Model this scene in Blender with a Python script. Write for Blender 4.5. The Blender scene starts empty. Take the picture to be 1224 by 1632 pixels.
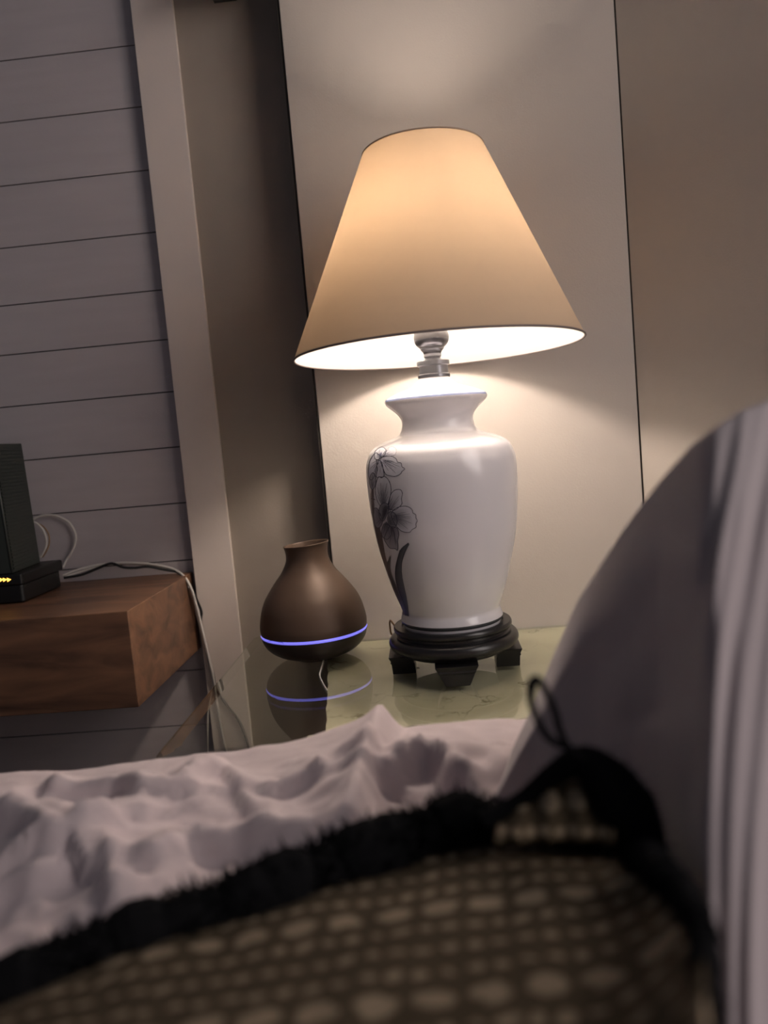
import bpy, bmesh, math, random
from mathutils import Vector, Matrix, noise
random.seed(7)
S = bpy.context.scene
COL = S.collection
PI = math.pi

# ------------------------------------------------------------------ camera
FPX = 1290.0
EYE = Vector((0, 0, 0.90))
yaw, pitch, rs = math.radians(3.5), math.radians(5.47), 0.0886
F = Vector((-math.sin(yaw) * math.cos(pitch), math.cos(yaw) * math.cos(pitch), -math.sin(pitch)))
r0 = F.cross(Vector((0, 0, 1))).normalized()
u0 = r0.cross(F).normalized()
rc = math.sqrt(1 - rs * rs)
R = (r0 * rc - u0 * rs).normalized()
U = (u0 * rc + r0 * rs).normalized()
cam_d = bpy.data.cameras.new('camera')
cam = bpy.data.objects.new('camera', cam_d)
COL.objects.link(cam)
cam.matrix_world = Matrix(((R.x, U.x, -F.x, EYE.x), (R.y, U.y, -F.y, EYE.y), (R.z, U.z, -F.z, EYE.z), (0, 0, 0, 1)))
cam_d.sensor_fit = 'VERTICAL'
cam_d.sensor_height = 36.0
cam_d.lens = FPX / 1632 * 36.0
cam_d.clip_start = 0.01
cam_d.dof.use_dof = True
cam_d.dof.focus_distance = 1.2
cam_d.dof.aperture_fstop = 3.1
S.camera = cam

# ------------------------------------------------------------------ light and exposure
S.view_settings.view_transform = 'Standard'
S.view_settings.look = 'None'
S.view_settings.gamma = 1
S.view_settings.exposure = 0.78
S.view_settings.use_curve_mapping = False
W = bpy.data.worlds.new('world'); S.world = W
W.use_nodes = True
W.node_tree.nodes['Background'].inputs[0].default_value = (0.55, 0.57, 0.68, 1)
W.node_tree.nodes['Background'].inputs[1].default_value = 0.052
BULB_STRENGTH = 150.0
ld = bpy.data.lights.new('room_light', 'AREA')
ld.shape = 'DISK'; ld.size = 1.8; ld.energy = 19; ld.color = (1.0, 0.90, 0.86)
lo = bpy.data.objects.new('room_light', ld); COL.objects.link(lo)
lo.location = (1.65, 0.0, 1.55)
lo.rotation_euler = (Vector((0.25, 0.5, 0.75)) - Vector(lo.location)).to_track_quat('-Z', 'Y').to_euler()

# ------------------------------------------------------------------ helpers
def ray(px, py):
    return F + R * ((px - 612) / FPX) - U * ((py - 816) / FPX)
def PY(px, py, Y):                       # point of the photo on the upright plane y = Y
    d = ray(px, py); return EYE + d * (Y / d.y)
def PZ(px, py, Z):                       # point of the photo on the level plane z = Z
    d = ray(px, py); return EYE + d * ((Z - EYE.z) / d.z)

def mat(name, color, rough=0.5, metal=0.0, spec=0.5, emit=None, estr=0.0, coat=0.0, bump=None, var=None, sheen=0.0):
    m = bpy.data.materials.new(name); m.use_nodes = True
    nt = m.node_tree; b = nt.nodes['Principled BSDF']
    b.inputs['Base Color'].default_value = (*color, 1)
    b.inputs['Roughness'].default_value = rough
    b.inputs['Metallic'].default_value = metal
    b.inputs['Specular IOR Level'].default_value = spec
    b.inputs['Coat Weight'].default_value = coat
    b.inputs['Coat Roughness'].default_value = 0.08
    b.inputs['Sheen Weight'].default_value = sheen
    if emit:
        b.inputs['Emission Color'].default_value = (*emit, 1); b.inputs['Emission Strength'].default_value = estr
    if bump or var:
        tc = nt.nodes.new('ShaderNodeTexCoord')
        mp = nt.nodes.new('ShaderNodeMapping'); nt.links.new(tc.outputs['Object'], mp.inputs[0])
    if var:                              # (scale, strength, stretch)
        n = nt.nodes.new('ShaderNodeTexNoise'); n.inputs['Scale'].default_value = var[0]; n.inputs['Detail'].default_value = 5
        mp.inputs['Scale'].default_value = var[2] if len(var) > 2 else (1, 1, 1)
        nt.links.new(mp.outputs[0], n.inputs['Vector'])
        r = nt.nodes.new('ShaderNodeValToRGB')
        a = var[1]
        r.color_ramp.elements[0].position = 0.3; r.color_ramp.elements[1].position = 0.7
        r.color_ramp.elements[0].color = (*[c * (1 - a) for c in color], 1)
        r.color_ramp.elements[1].color = (*[min(1, c * (1 + a)) for c in color], 1)
        nt.links.new(n.outputs['Fac'], r.inputs[0]); nt.links.new(r.outputs[0], b.inputs['Base Color'])
    if bump:                             # (scale, distance)
        n2 = nt.nodes.new('ShaderNodeTexNoise'); n2.inputs['Scale'].default_value = bump[0]; n2.inputs['Detail'].default_value = 4
        nt.links.new(tc.outputs['Object'], n2.inputs['Vector'])
        bp = nt.nodes.new('ShaderNodeBump'); bp.inputs['Strength'].default_value = 0.6; bp.inputs['Distance'].default_value = bump[1]
        nt.links.new(n2.outputs['Fac'], bp.inputs['Height']); nt.links.new(bp.outputs[0], b.inputs['Normal'])
    return m

def link(name, bm, m, parent=None, smooth=False, bevel=0, auto=None):
    me = bpy.data.meshes.new(name)
    bmesh.ops.recalc_face_normals(bm, faces=bm.faces)
    bm.to_mesh(me); bm.free()
    for k in (m if isinstance(m, (list, tuple)) else [m]): me.materials.append(k)
    if smooth:
        me.polygons.foreach_set('use_smooth', [True] * len(me.polygons))
    o = bpy.data.objects.new(name, me); COL.objects.link(o)
    if parent: o.parent = parent
    if bevel:
        b = o.modifiers.new('bevel', 'BEVEL'); b.width = bevel; b.segments = 3; b.limit_method = 'ANGLE'
    return o
def sharp(o, deg=35):
    me = o.data
    bm = bmesh.new(); bm.from_mesh(me)
    for e in bm.edges:
        if len(e.link_faces) == 2 and e.calc_face_angle(0) > math.radians(deg): e.smooth = False
    bm.to_mesh(me); bm.free()
def thing(name, label, cat, loc=(0, 0, 0), group=None):
    o = bpy.data.objects.new(name, None); COL.objects.link(o); o.empty_display_size = 0.05
    o.location = loc; o['label'] = label; o['category'] = cat
    if group: o['group'] = group
    return o
def tag(o, label, cat, group=None, kind=None):
    o['label'] = label; o['category'] = cat
    if group: o['group'] = group
    if kind: o['kind'] = kind
    return o
def struct(o, label, cat='wall'):
    o['kind'] = 'structure'; o['label'] = label; o['category'] = cat; return o
def box(bm, x0, x1, y0, y1, z0, z1, mi=0):
    v = [bm.verts.new(p) for p in ((x0, y0, z0), (x1, y0, z0), (x1, y1, z0), (x0, y1, z0), (x0, y0, z1), (x1, y0, z1), (x1, y1, z1), (x0, y1, z1))]
    for f in ((0, 3, 2, 1), (4, 5, 6, 7), (0, 1, 5, 4), (1, 2, 6, 5), (2, 3, 7, 6), (3, 0, 4, 7)):
        bm.faces.new([v[i] for i in f]).material_index = mi
def lathe(bm, prof, n=96, c=(0, 0), mi=0, close=True):
    rings = []
    for r, z in prof:
        if r < 1e-6: rings.append([bm.verts.new((c[0], c[1], z))])
        else: rings.append([bm.verts.new((c[0] + r * math.cos(2 * PI * k / n), c[1] + r * math.sin(2 * PI * k / n), z)) for k in range(n)])
    for a, b in zip(rings, rings[1:]):
        for k in range(n):
            k2 = (k + 1) % n
            if len(a) == 1 and len(b) == 1: continue
            if len(a) == 1: f = bm.faces.new((a[0], b[k], b[k2]))
            elif len(b) == 1: f = bm.faces.new((a[k], a[k2], b[0]))
            else: f = bm.faces.new((a[k], a[k2], b[k2], b[k]))
            f.material_index = mi
def catmull(pts, n=8, closed=False):
    P = [Vector(p) for p in pts]; out = []
    m = len(P)
    rng = range(m) if closed else range(m - 1)
    for i in rng:
        if closed: a, b, c, d = P[(i - 1) % m], P[i], P[(i + 1) % m], P[(i + 2) % m]
        else: a, b, c, d = P[max(i - 1, 0)], P[i], P[i + 1], P[min(i + 2, m - 1)]
        for k in range(n):
            t = k / n
            out.append(0.5 * ((2 * b) + (c - a) * t + (2 * a - 5 * b + 4 * c - d) * t * t + (3 * b - a - 3 * c + d) * t ** 3))
    if not closed: out.append(P[-1])
    return out
def tube(bm, pts, r, n=10, closed=False):
    m = len(pts); rings = []
    up = Vector((0.31, 0.17, 0.93)).normalized()
    for i, p in enumerate(pts):
        if closed: t = pts[(i + 1) % m] - pts[i - 1]
        else: t = pts[min(i + 1, m - 1)] - pts[max(i - 1, 0)]
        t.normalize()
        a = (up - t * up.dot(t))
        if a.length < 1e-4: a = t.orthogonal()
        a.normalize(); up = a; b = t.cross(a)
        rr = r(i / (m - 1)) if callable(r) else r
        rings.append([bm.verts.new(p + (a * math.cos(2 * PI * k / n) + b * math.sin(2 * PI * k / n)) * rr) for k in range(n)])
    prs = list(zip(rings, rings[1:])) + ([(rings[-1], rings[0])] if closed else [])
    for A, B in prs:
        for k in range(n): bm.faces.new((A[k], A[(k + 1) % n], B[(k + 1) % n], B[k]))
    if not closed:
        bm.faces.new(rings[0][::-1]); bm.faces.new(rings[-1])
def prism(bm, outline, z0, z1):
    a = [bm.verts.new((x, y, z0)) for x, y in outline]; b = [bm.verts.new((x, y, z1)) for x, y in outline]
    bm.faces.new(a[::-1]); bm.faces.new(b)
    n = len(a)
    for k in range(n): bm.faces.new((a[k], a[(k + 1) % n], b[(k + 1) % n], b[k]))
def interp(x, tab):
    if x <= tab[0][0]: return tab[0][1]
    for (a, va), (b, vb) in zip(tab, tab[1:]):
        if x <= b:
            t = (x - a) / (b - a); return va + (vb - va) * t
    return tab[-1][1]

# ------------------------------------------------------------------ materials
M = {}
M['shiplap'] = mat('shiplap_paint', (0.52, 0.47, 0.48), 0.62, bump=(300, 0.0004), var=(6, 0.04, (1, 1, 8)))
M['trim'] = mat('pale_trim', (0.74, 0.65, 0.59), 0.55, bump=(220, 0.0003), var=(8, 0.03))
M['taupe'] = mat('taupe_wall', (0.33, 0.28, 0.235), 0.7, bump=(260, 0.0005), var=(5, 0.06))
M['cream'] = mat('cream_panel', (0.44, 0.395, 0.355), 0.6, bump=(350, 0.0004), var=(3, 0.03))
M['floor'] = mat('floor_wood', (0.12, 0.10, 0.08), 0.6, var=(4, 0.2, (1, 8, 1)))
M['gap'] = mat('dark_gap', (0.03, 0.025, 0.02), 0.9)
M['black_wood'] = mat('black_lacquered_wood', (0.012, 0.011, 0.012), 0.28, spec=0.5, bump=(60, 0.0003))
M['ceramic'] = mat('white_glazed_ceramic', (0.68, 0.66, 0.69), 0.2, spec=0.5, coat=0.3)
M['blue_line'] = mat('blue_line_glaze', (0.22, 0.26, 0.42), 0.2)
M['dark_line'] = mat('dark_band_glaze', (0.05, 0.055, 0.06), 0.25)
M['pewter'] = mat('pewter_metal', (0.20, 0.20, 0.22), 0.30, metal=0.85)
M['socket'] = mat('grey_cap', (0.085, 0.08, 0.085), 0.35)
M['brown_cord'] = mat('brown_cord', (0.30, 0.18, 0.09), 0.4)
M['white_cord'] = mat('white_cord', (0.62, 0.58, 0.54), 0.45)
M['black_cord'] = mat('black_cord', (0.012, 0.011, 0.011), 0.5)
M['diffuser'] = mat('dark_bronze_plastic', (0.100, 0.062, 0.042), 0.5, metal=0.35, spec=0.6)
M['diffuser_in'] = mat('diffuser_inside', (0.10, 0.07, 0.05), 0.5)
M['diffuser_base'] = mat('diffuser_base_plastic', (0.030, 0.020, 0.016), 0.42)
M['tower'] = mat('charcoal_ribbed_plastic', (0.035, 0.042, 0.036), 0.55)
M['tower_edge'] = mat('charcoal_edge', (0.055, 0.062, 0.056), 0.4)
M['modem'] = mat('black_plastic', (0.008, 0.008, 0.008), 0.45)
M['amber'] = mat('amber_led', (0.9, 0.5, 0.1), 0.4, emit=(1.0, 0.45, 0.06), estr=2.2)
M['sheet'] = mat('lilac_cotton', (0.62, 0.52, 0.535), 0.85, bump=(55, 0.0012), sheen=0.15)
M['blanket'] = mat('lilac_grey_cotton', (0.37, 0.325, 0.34), 0.9, bump=(45, 0.001), sheen=0.15)
M['fleece'] = mat('black_fleece', (0.006, 0.006, 0.007), 0.95, spec=0.1)
M['fixture'] = mat('black_fixture', (0.008, 0.008, 0.008), 0.35)

def wood_mat():
    m = bpy.data.materials.new('stained_wood'); m.use_nodes = True
    nt = m.node_tree; b = nt.nodes['Principled BSDF']; b.inputs['Roughness'].default_value = 0.42
    tc = nt.nodes.new('ShaderNodeTexCoord'); mp = nt.nodes.new('ShaderNodeMapping')
    mp.inputs['Scale'].default_value = (2.5, 9, 14)
    nt.links.new(tc.outputs['Object'], mp.inputs[0])
    n = nt.nodes.new('ShaderNodeTexNoise'); n.inputs['Scale'].default_value = 2.2; n.inputs['Detail'].default_value = 8; n.inputs['Distortion'].default_value = 0.8
    nt.links.new(mp.outputs[0], n.inputs['Vector'])
    r = nt.nodes.new('ShaderNodeValToRGB')
    r.color_ramp.elements[0].position = 0.3; r.color_ramp.elements[0].color = (0.070, 0.036, 0.024, 1)
    r.color_ramp.elements[1].position = 0.75; r.color_ramp.elements[1].color = (0.25, 0.125, 0.068, 1)
    nt.links.new(n.outputs['Fac'], r.inputs[0]); nt.links.new(r.outputs[0], b.inputs['Base Color'])
    bp = nt.nodes.new('ShaderNodeBump'); bp.inputs['Distance'].default_value = 0.0006; bp.inputs['Strength'].default_value = 0.5
    nt.links.new(n.outputs['Fac'], bp.inputs['Height']); nt.links.new(bp.outputs[0], b.inputs['Normal'])
    return m
M['wood'] = wood_mat()

def stone_mat():
    m = bpy.data.materials.new('pale_stone'); m.use_nodes = True
    nt = m.node_tree; b = nt.nodes['Principled BSDF']; b.inputs['Roughness'].default_value = 0.6
    tc = nt.nodes.new('ShaderNodeTexCoord')
    n = nt.nodes.new('ShaderNodeTexNoise'); n.inputs['Scale'].default_value = 9; n.inputs['Detail'].default_value = 8
    nt.links.new(tc.outputs['Object'], n.inputs['Vector'])
    r = nt.nodes.new('ShaderNodeValToRGB')
    r.color_ramp.elements[0].position = 0.32; r.color_ramp.elements[0].color = (0.56, 0.52, 0.38, 1)
    r.color_ramp.elements[1].position = 0.7; r.color_ramp.elements[1].color = (0.72, 0.67, 0.51, 1)
    nt.links.new(n.outputs['Fac'], r.inputs[0])
    v = nt.nodes.new('ShaderNodeTexVoronoi'); v.feature = 'DISTANCE_TO_EDGE'; v.inputs['Scale'].default_value = 9
    n3 = nt.nodes.new('ShaderNodeTexNoise'); n3.inputs['Scale'].default_value = 18; n3.inputs['Detail'].default_value = 6
    nt.links.new(tc.outputs['Object'], n3.inputs['Vector'])
    mx = nt.nodes.new('ShaderNodeMix'); mx.data_type = 'VECTOR'; mx.inputs[0].default_value = 0.12
    nt.links.new(tc.outputs['Object'], mx.inputs[4]); nt.links.new(n3.outputs['Color'], mx.inputs[5])
    nt.links.new(mx.outputs[1], v.inputs['Vector'])
    r2 = nt.nodes.new('ShaderNodeValToRGB')
    r2.color_ramp.elements[0].position = 0.0; r2.color_ramp.elements[0].color = (0.35, 0.32, 0.22, 1)
    r2.color_ramp.elements[1].position = 0.02; r2.color_ramp.elements[1].color = (1, 1, 1, 1)
    nt.links.new(v.outputs['Distance'], r2.inputs[0])
    # veins only in patches
    n4 = nt.nodes.new('ShaderNodeTexNoise'); n4.inputs['Scale'].default_value = 14
    nt.links.new(tc.outputs['Object'], n4.inputs['Vector'])
    r4 = nt.nodes.new('ShaderNodeValToRGB'); r4.color_ramp.elements[0].position = 0.48; r4.color_ramp.elements[1].position = 0.6
    nt.links.new(n4.outputs['Fac'], r4.inputs[0])
    mul = nt.nodes.new('ShaderNodeMix'); mul.data_type = 'RGBA'; mul.blend_type = 'MULTIPLY'
    nt.links.new(r4.outputs[0], mul.inputs[0]); nt.links.new(r.outputs[0], mul.inputs[6]); nt.links.new(r2.outputs[0], mul.inputs[7])
    nt.links.new(mul.outputs[2], b.inputs['Base Color'])
    bp = nt.nodes.new('ShaderNodeBump'); bp.inputs['Distance'].default_value = 0.002
    nt.links.new(n3.outputs['Fac'], bp.inputs['Height']); nt.links.new(bp.outputs[0], b.inputs['Normal'])
    return m
M['stone'] = stone_mat()

def glass_mat(name, tint, boost=1.0, base=0.0):
    m = bpy.data.materials.new(name); m.use_nodes = True
    nt = m.node_tree; nt.nodes.clear()
    o = nt.nodes.new('ShaderNodeOutputMaterial')
    t = nt.nodes.new('ShaderNodeBsdfTransparent'); t.inputs[0].default_value = (*tint, 1)
    g = nt.nodes.new('ShaderNodeBsdfGlossy'); g.inputs['Roughness'].default_value = 0.0; g.inputs[0].default_value = (0.95, 1.0, 0.97, 1)
    fr = nt.nodes.new('ShaderNodeFresnel')
    ge = nt.nodes.new('ShaderNodeNewGeometry'); io = nt.nodes.new('ShaderNodeMapRange')      # same index from both sides of the slab
    io.inputs['To Min'].default_value = 1.5; io.inputs['To Max'].default_value = 1 / 1.5
    nt.links.new(ge.outputs['Backfacing'], io.inputs['Value']); nt.links.new(io.outputs[0], fr.inputs[0])
    ma = nt.nodes.new('ShaderNodeMath'); ma.operation = 'MULTIPLY_ADD'; ma.inputs[1].default_value = boost; ma.inputs[2].default_value = base; ma.use_clamp = True
    mx = nt.nodes.new('ShaderNodeMixShader')
    nt.links.new(fr.outputs[0], ma.inputs[0]); nt.links.new(ma.outputs[0], mx.inputs[0])
    nt.links.new(t.outputs[0], mx.inputs[1]); nt.links.new(g.outputs[0], mx.inputs[2]); nt.links.new(mx.outputs[0], o.inputs[0])
    return m
M['glass'] = glass_mat('table_glass', (0.955, 0.965, 0.935), 1.3)
M['glass_under'] = glass_mat('table_glass_underside', (0.97, 0.975, 0.95), 0.15)
M['bevel'] = glass_mat('glass_bevel', (0.84, 0.85, 0.80), 1.0, 0.14)

def fabric_shell(name, diff, trans, linen=0.0):
    m = bpy.data.materials.new(name); m.use_nodes = True
    nt = m.node_tree; nt.nodes.clear()
    o = nt.nodes.new('ShaderNodeOutputMaterial'); d = nt.nodes.new('ShaderNodeBsdfDiffuse'); t = nt.nodes.new('ShaderNodeBsdfTranslucent')
    d.inputs[0].default_value = (*diff, 1); t.inputs[0].default_value = (*trans, 1)
    if linen:
        tc = nt.nodes.new('ShaderNodeTexCoord'); n = nt.nodes.new('ShaderNodeTexNoise'); n.inputs['Scale'].default_value = 420; n.inputs['Detail'].default_value = 6
        n.inputs['Scale'].default_value = 90
        nt.links.new(tc.outputs['Object'], n.inputs['Vector'])
        r = nt.nodes.new('ShaderNodeValToRGB')
        r.color_ramp.elements[0].position = 0.25; r.color_ramp.elements[1].position = 0.5
        r.color_ramp.elements[0].color = (*[c * (1 - linen) for c in trans], 1); r.color_ramp.elements[1].color = (*trans, 1)
        nt.links.new(n.outputs['Fac'], r.inputs[0]); nt.links.new(r.outputs[0], t.inputs[0])
    a = nt.nodes.new('ShaderNodeAddShader')
    nt.links.new(d.outputs[0], a.inputs[0]); nt.links.new(t.outputs[0], a.inputs[1]); nt.links.new(a.outputs[0], o.inputs[0])
    return m
M['linen'] = fabric_shell('tan_linen', (0.34, 0.285, 0.23), (0.138, 0.098, 0.064), 0.05)
M['lining'] = fabric_shell('white_lining', (0.42, 0.41, 0.395), (0.30, 0.29, 0.27))
M['shade_piping'] = mat('grey_piping', (0.20, 0.16, 0.15), 0.7)
M['bulb'] = mat('bulb_glow', (1, 1, 1), 0.5, emit=(1.0, 0.86, 0.74), estr=BULB_STRENGTH)
M['bulb_skirt'] = mat('bulb_plastic_skirt', (0.8, 0.8, 0.8), 0.5)
M['ring_light'] = mat('ring_glow', (0.2, 0.2, 0.8), 0.3, emit=(0.24, 0.22, 1.0), estr=0.5)

def attr_mat():
    m = bpy.data.materials.new('painted_flower_glaze'); m.use_nodes = True
    nt = m.node_tree; b = nt.nodes['Principled BSDF']
    b.inputs['Roughness'].default_value = 0.4; b.inputs['Coat Weight'].default_value = 0.0
    a = nt.nodes.new('ShaderNodeVertexColor'); a.layer_name = 'paint'
    nt.links.new(a.outputs[0], b.inputs['Base Color'])
    return m
M['paint'] = attr_mat()

def dot_mat():
    m = bpy.data.materials.new('brown_dotted_fabric'); m.use_nodes = True
    nt = m.node_tree; b = nt.nodes['Principled BSDF']; b.inputs['Roughness'].default_value = 0.9; b.inputs['Specular IOR Level'].default_value = 0.2
    uv = nt.nodes.new('ShaderNodeUVMap'); uv.uv_map = 'UVMap'
    nz = nt.nodes.new('ShaderNodeTexNoise'); nz.inputs['Scale'].default_value = 2.0
    nt.links.new(uv.outputs[0], nz.inputs['Vector'])
    sp = nt.nodes.new('ShaderNodeSeparateXYZ'); nt.links.new(uv.outputs[0], sp.inputs[0])
    def mth(op, a, b_=None, c=None):
        n = nt.nodes.new('ShaderNodeMath'); n.operation = op
        for i, v in enumerate((a, b_, c)):
            if v is None: continue
            if isinstance(v, (int, float)): n.inputs[i].default_value = v
            else: nt.links.new(v, n.inputs[i])
        return n.outputs[0]
    wob = mth('MULTIPLY', mth('SUBTRACT', nz.outputs['Fac'], 0.5), 0.5)
    u = mth('ADD', sp.outputs[0], wob); v = mth('ADD', sp.outputs[1], wob)
    row = mth('FLOOR', v)
    big = mth('COMPARE', mth('MODULO', row, 4.0), 1.0, 0.4)
    uu = mth('ADD', u, mth('MULTIPLY', row, 0.37))
    mu = mth('SUBTRACT', 2.0, big); fx = mth('DIVIDE', mth('SUBTRACT', mth('FRACT', mth('MULTIPLY', uu, mu)), 0.5), mu); fy = mth('SUBTRACT', mth('FRACT', v), 0.5)
    d = mth('SQRT', mth('ADD', mth('MULTIPLY', fx, fx), mth('MULTIPLY', fy, fy)))
    rad = mth('ADD', mth('MULTIPLY', big, 0.21), 0.205)
    s = mth('MULTIPLY', mth('SUBTRACT', rad, d), 10.0)
    s.node.use_clamp = True
    r = nt.nodes.new('ShaderNodeMix'); r.data_type = 'RGBA'
    r.inputs[6].default_value = (0.075, 0.055, 0.033, 1); r.inputs[7].default_value = (0.29, 0.225, 0.155, 1)
    nt.links.new(s, r.inputs[0]); nt.links.new(r.outputs[2], b.inputs['Base Color'])
    return m
M['dots'] = dot_mat()

# ------------------------------------------------------------------ setting
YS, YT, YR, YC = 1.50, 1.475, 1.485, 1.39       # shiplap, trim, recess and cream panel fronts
TZ = 0.55                                       # top of the glass
tl = PY(255, 430, YT).x; tr = PY(320.5, 430, YT).x
pl = PY(485, 430, YC).x; cr = PY(1004, 420, YC).x
H = 2.35
bm = bmesh.new(); box(bm, -2.6, 3.0, -2.0, 1.8, -0.05, 0)
struct(link('floor', bm, M['floor']), 'dark floor under the bed and glass table', 'floor')
# shiplap boards: joints placed where the photo shows them
jz = [PY(px, py, YS).z for px, py in ((213, 72), (225, 170), (236, 271), (247, 370), (257, 462), (266, 541), (275, 624), (285, 712), (295, 801), (304, 892), (319, 1067), (279, 1157))]
jz.insert(10, (jz[9] + jz[10]) / 2)
step = 0.105
while jz[0] + step < H: jz.insert(0, jz[0] + step)
while jz[-1] - step > 0: jz.append(jz[-1] - step)
bm = bmesh.new()
ed = [H] + jz + [0]
for a, b in zip(ed, ed[1:]):
    if a - b > 0.01: box(bm, -2.6, tl + 0.03, YS, YS + 0.02, b + 0.0011, a - 0.0011)
box(bm, -2.6, tl + 0.03, YS + 0.006, YS + 0.03, 0, H, 1)
struct(link('wall_left', bm, [M['shiplap'], M['gap']]), 'grey horizontal shiplap boards left of the pale upright trim')
bm = bmesh.new(); box(bm, tl, tr, YT, YR - 0.0005, 0, H)
struct(link('trim_1', bm, M['trim'], bevel=0.001), 'pale upright trim board between shiplap and taupe wall', 'trim')
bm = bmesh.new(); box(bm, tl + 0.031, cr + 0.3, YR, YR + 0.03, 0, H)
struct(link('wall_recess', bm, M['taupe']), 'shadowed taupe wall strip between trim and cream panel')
bm = bmesh.new(); box(bm, pl, cr - 0.0015, YC, YR, 0, H)
struct(link('wall_back', bm, M['cream'], bevel=0.0015), 'cream panel wall behind the table lamp')
# dark joint along the left edge of the cream panel
bm = bmesh.new(); box(bm, pl - 0.004, pl, YC + 0.004, YR, 0, H)
struct(link('trim_2', bm, M['gap']), 'thin dark joint along left edge of the cream panel', 'trim')
# right wall swings towards the viewer
ang = math.radians(-42)
dx, dy = math.cos(ang), math.sin(ang)
def wall_quad(p, L, t, z0, z1, m, name):
    bm = bmesh.new(); n = (-dy * t, dx * t)
    prism(bm, [(p[0], p[1]), (p[0] + dx * L, p[1] + dy * L), (p[0] + dx * L + n[0], p[1] + dy * L + n[1]), (p[0] + n[0], p[1] + n[1])], z0, z1)
    return link(name, bm, m)
struct(wall_quad((cr + 0.0015, YC + 0.001), 2.4, 0.04, 0, H, M['cream'], 'wall_right'), 'cream side wall right of the dark corner seam')
bm = bmesh.new(); box(bm, cr - 0.0015, cr + 0.0015, YC + 0.003, YC + 0.04, 0, H)
struct(link('trim_3', bm, M['gap']), 'dark vertical seam in the corner right of the lamp', 'trim')

# ------------------------------------------------------------------ glass side table on a stone pedestal
LX, LY = PZ(727, 1066, TZ).x, 1.17              # lamp axis on the table
tab = thing('side_table', 'glass topped side table on a rough pale stone pedestal', 'table', (LX, LY, 0))
def local(bm, par):
    o = par.location
    bmesh.ops.translate(bm, verts=bm.verts, vec=-Vector(o))
GX0 = (PZ(389, 1031, TZ).x + PZ(262, 1185, TZ).x) / 2
GX1 = cr - 0.006
YG0 = 0.885
def glass_outline(ins):
    x0, x1, y0 = GX0 + ins, GX1 - ins, YG0 + ins
    pts = []
    rr = 0.03
    for k in range(9):
        a = PI + k * PI / 16; pts.append((x0 + rr + rr * math.cos(a), y0 + rr + rr * math.sin(a)))
    for k in range(9):
        a = 1.5 * PI + k * PI / 16; pts.append((x1 - rr + rr * math.cos(a), y0 + rr + rr * math.sin(a)))
    pts += [(x1, YC - 0.002 - ins), (pl - 0.006 - ins, YC - 0.002 - ins), (pl - 0.006 - ins, YT - 0.004 - ins)]
    rr = 0.02
    for k in range(7):
        a = PI / 2 + k * PI / 12; pts.append((x0 + rr + rr * math.cos(a), YT - 0.004 - ins - rr + rr * math.sin(a)))
    return pts
bm = bmesh.new()
A, B = glass_outline(0), glass_outline(0.024)
va = [bm.verts.new((x, y, TZ - 0.007)) for x, y in A]
vb = [bm.verts.new((x, y, TZ - 0.004)) for x, y in A]
vc = [bm.verts.new((x, y, TZ)) for x, y in B]
n = len(A)
bm.faces.new(va[::-1]).material_index = 2; bm.faces.new(vc)
for k in range(n):
    k2 = (k + 1) % n
    bm.faces.new((va[k], va[k2], vb[k2], vb[k])).material_index = 1
    bm.faces.new((vb[k], vb[k2], vc[k2], vc[k])).material_index = 1
local(bm, tab); link('glass_top', bm, [M['glass'], M['bevel'], M['glass_under']], tab)
bm = bmesh.new()
SZ = TZ - 0.0072
sl_far, sl_near = PZ(523, 1030, SZ).x, PZ(519, 1166, SZ).x
out = []
random.seed(3)
ypts = [YC - 0.004 - k * 0.02 for k in range(22)]
yn = PZ(519, 1166, SZ).y
for k in range(21):
    t = k / 20; y = YC - 0.004 + (yn - YC + 0.004) * t
    out.append((sl_far + (sl_near - sl_far) * t + (random.uniform(-0.0015, 0.0015) if 0 < k < 20 else 0), y))
for k in range(31):
    t = k / 30
    out.append((sl_near + (cr - 0.05 - sl_near) * t, yn + random.uniform(-0.004, 0.003)))
out.append((cr - 0.05, YC - 0.004))
prism(bm, out, 0.0, SZ)
local(bm, tab); link('stone_pedestal', bm, M['stone'], tab)
bm = bmesh.new()
out = []
xl = PZ(484, 1178, SZ - 0.001).x
for k in range(31):
    t = k / 30; out.append((xl + (cr - 0.08 - xl) * t, yn - 0.035 + random.uniform(-0.003, 0.003)))
out += [(cr - 0.08, yn - 0.006), (xl + 0.004, yn - 0.006)]
prism(bm, out, 0.30, SZ - 0.001)
local(bm, tab); o = link('stone_ledge', bm, M['stone'], tab)

# ------------------------------------------------------------------ table lamp
KX = LY / FPX
def zat(px, py): return PY(px, py, LY).z
lamp = thing('table_lamp', 'lit table lamp with white flower-painted ceramic jar and tan cone shade', 'lamp', (LX, LY, TZ))
sc = (PY(900, 800, LY).x - PY(500, 800, LY).x) / 400    # metres per pixel at the lamp
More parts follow.
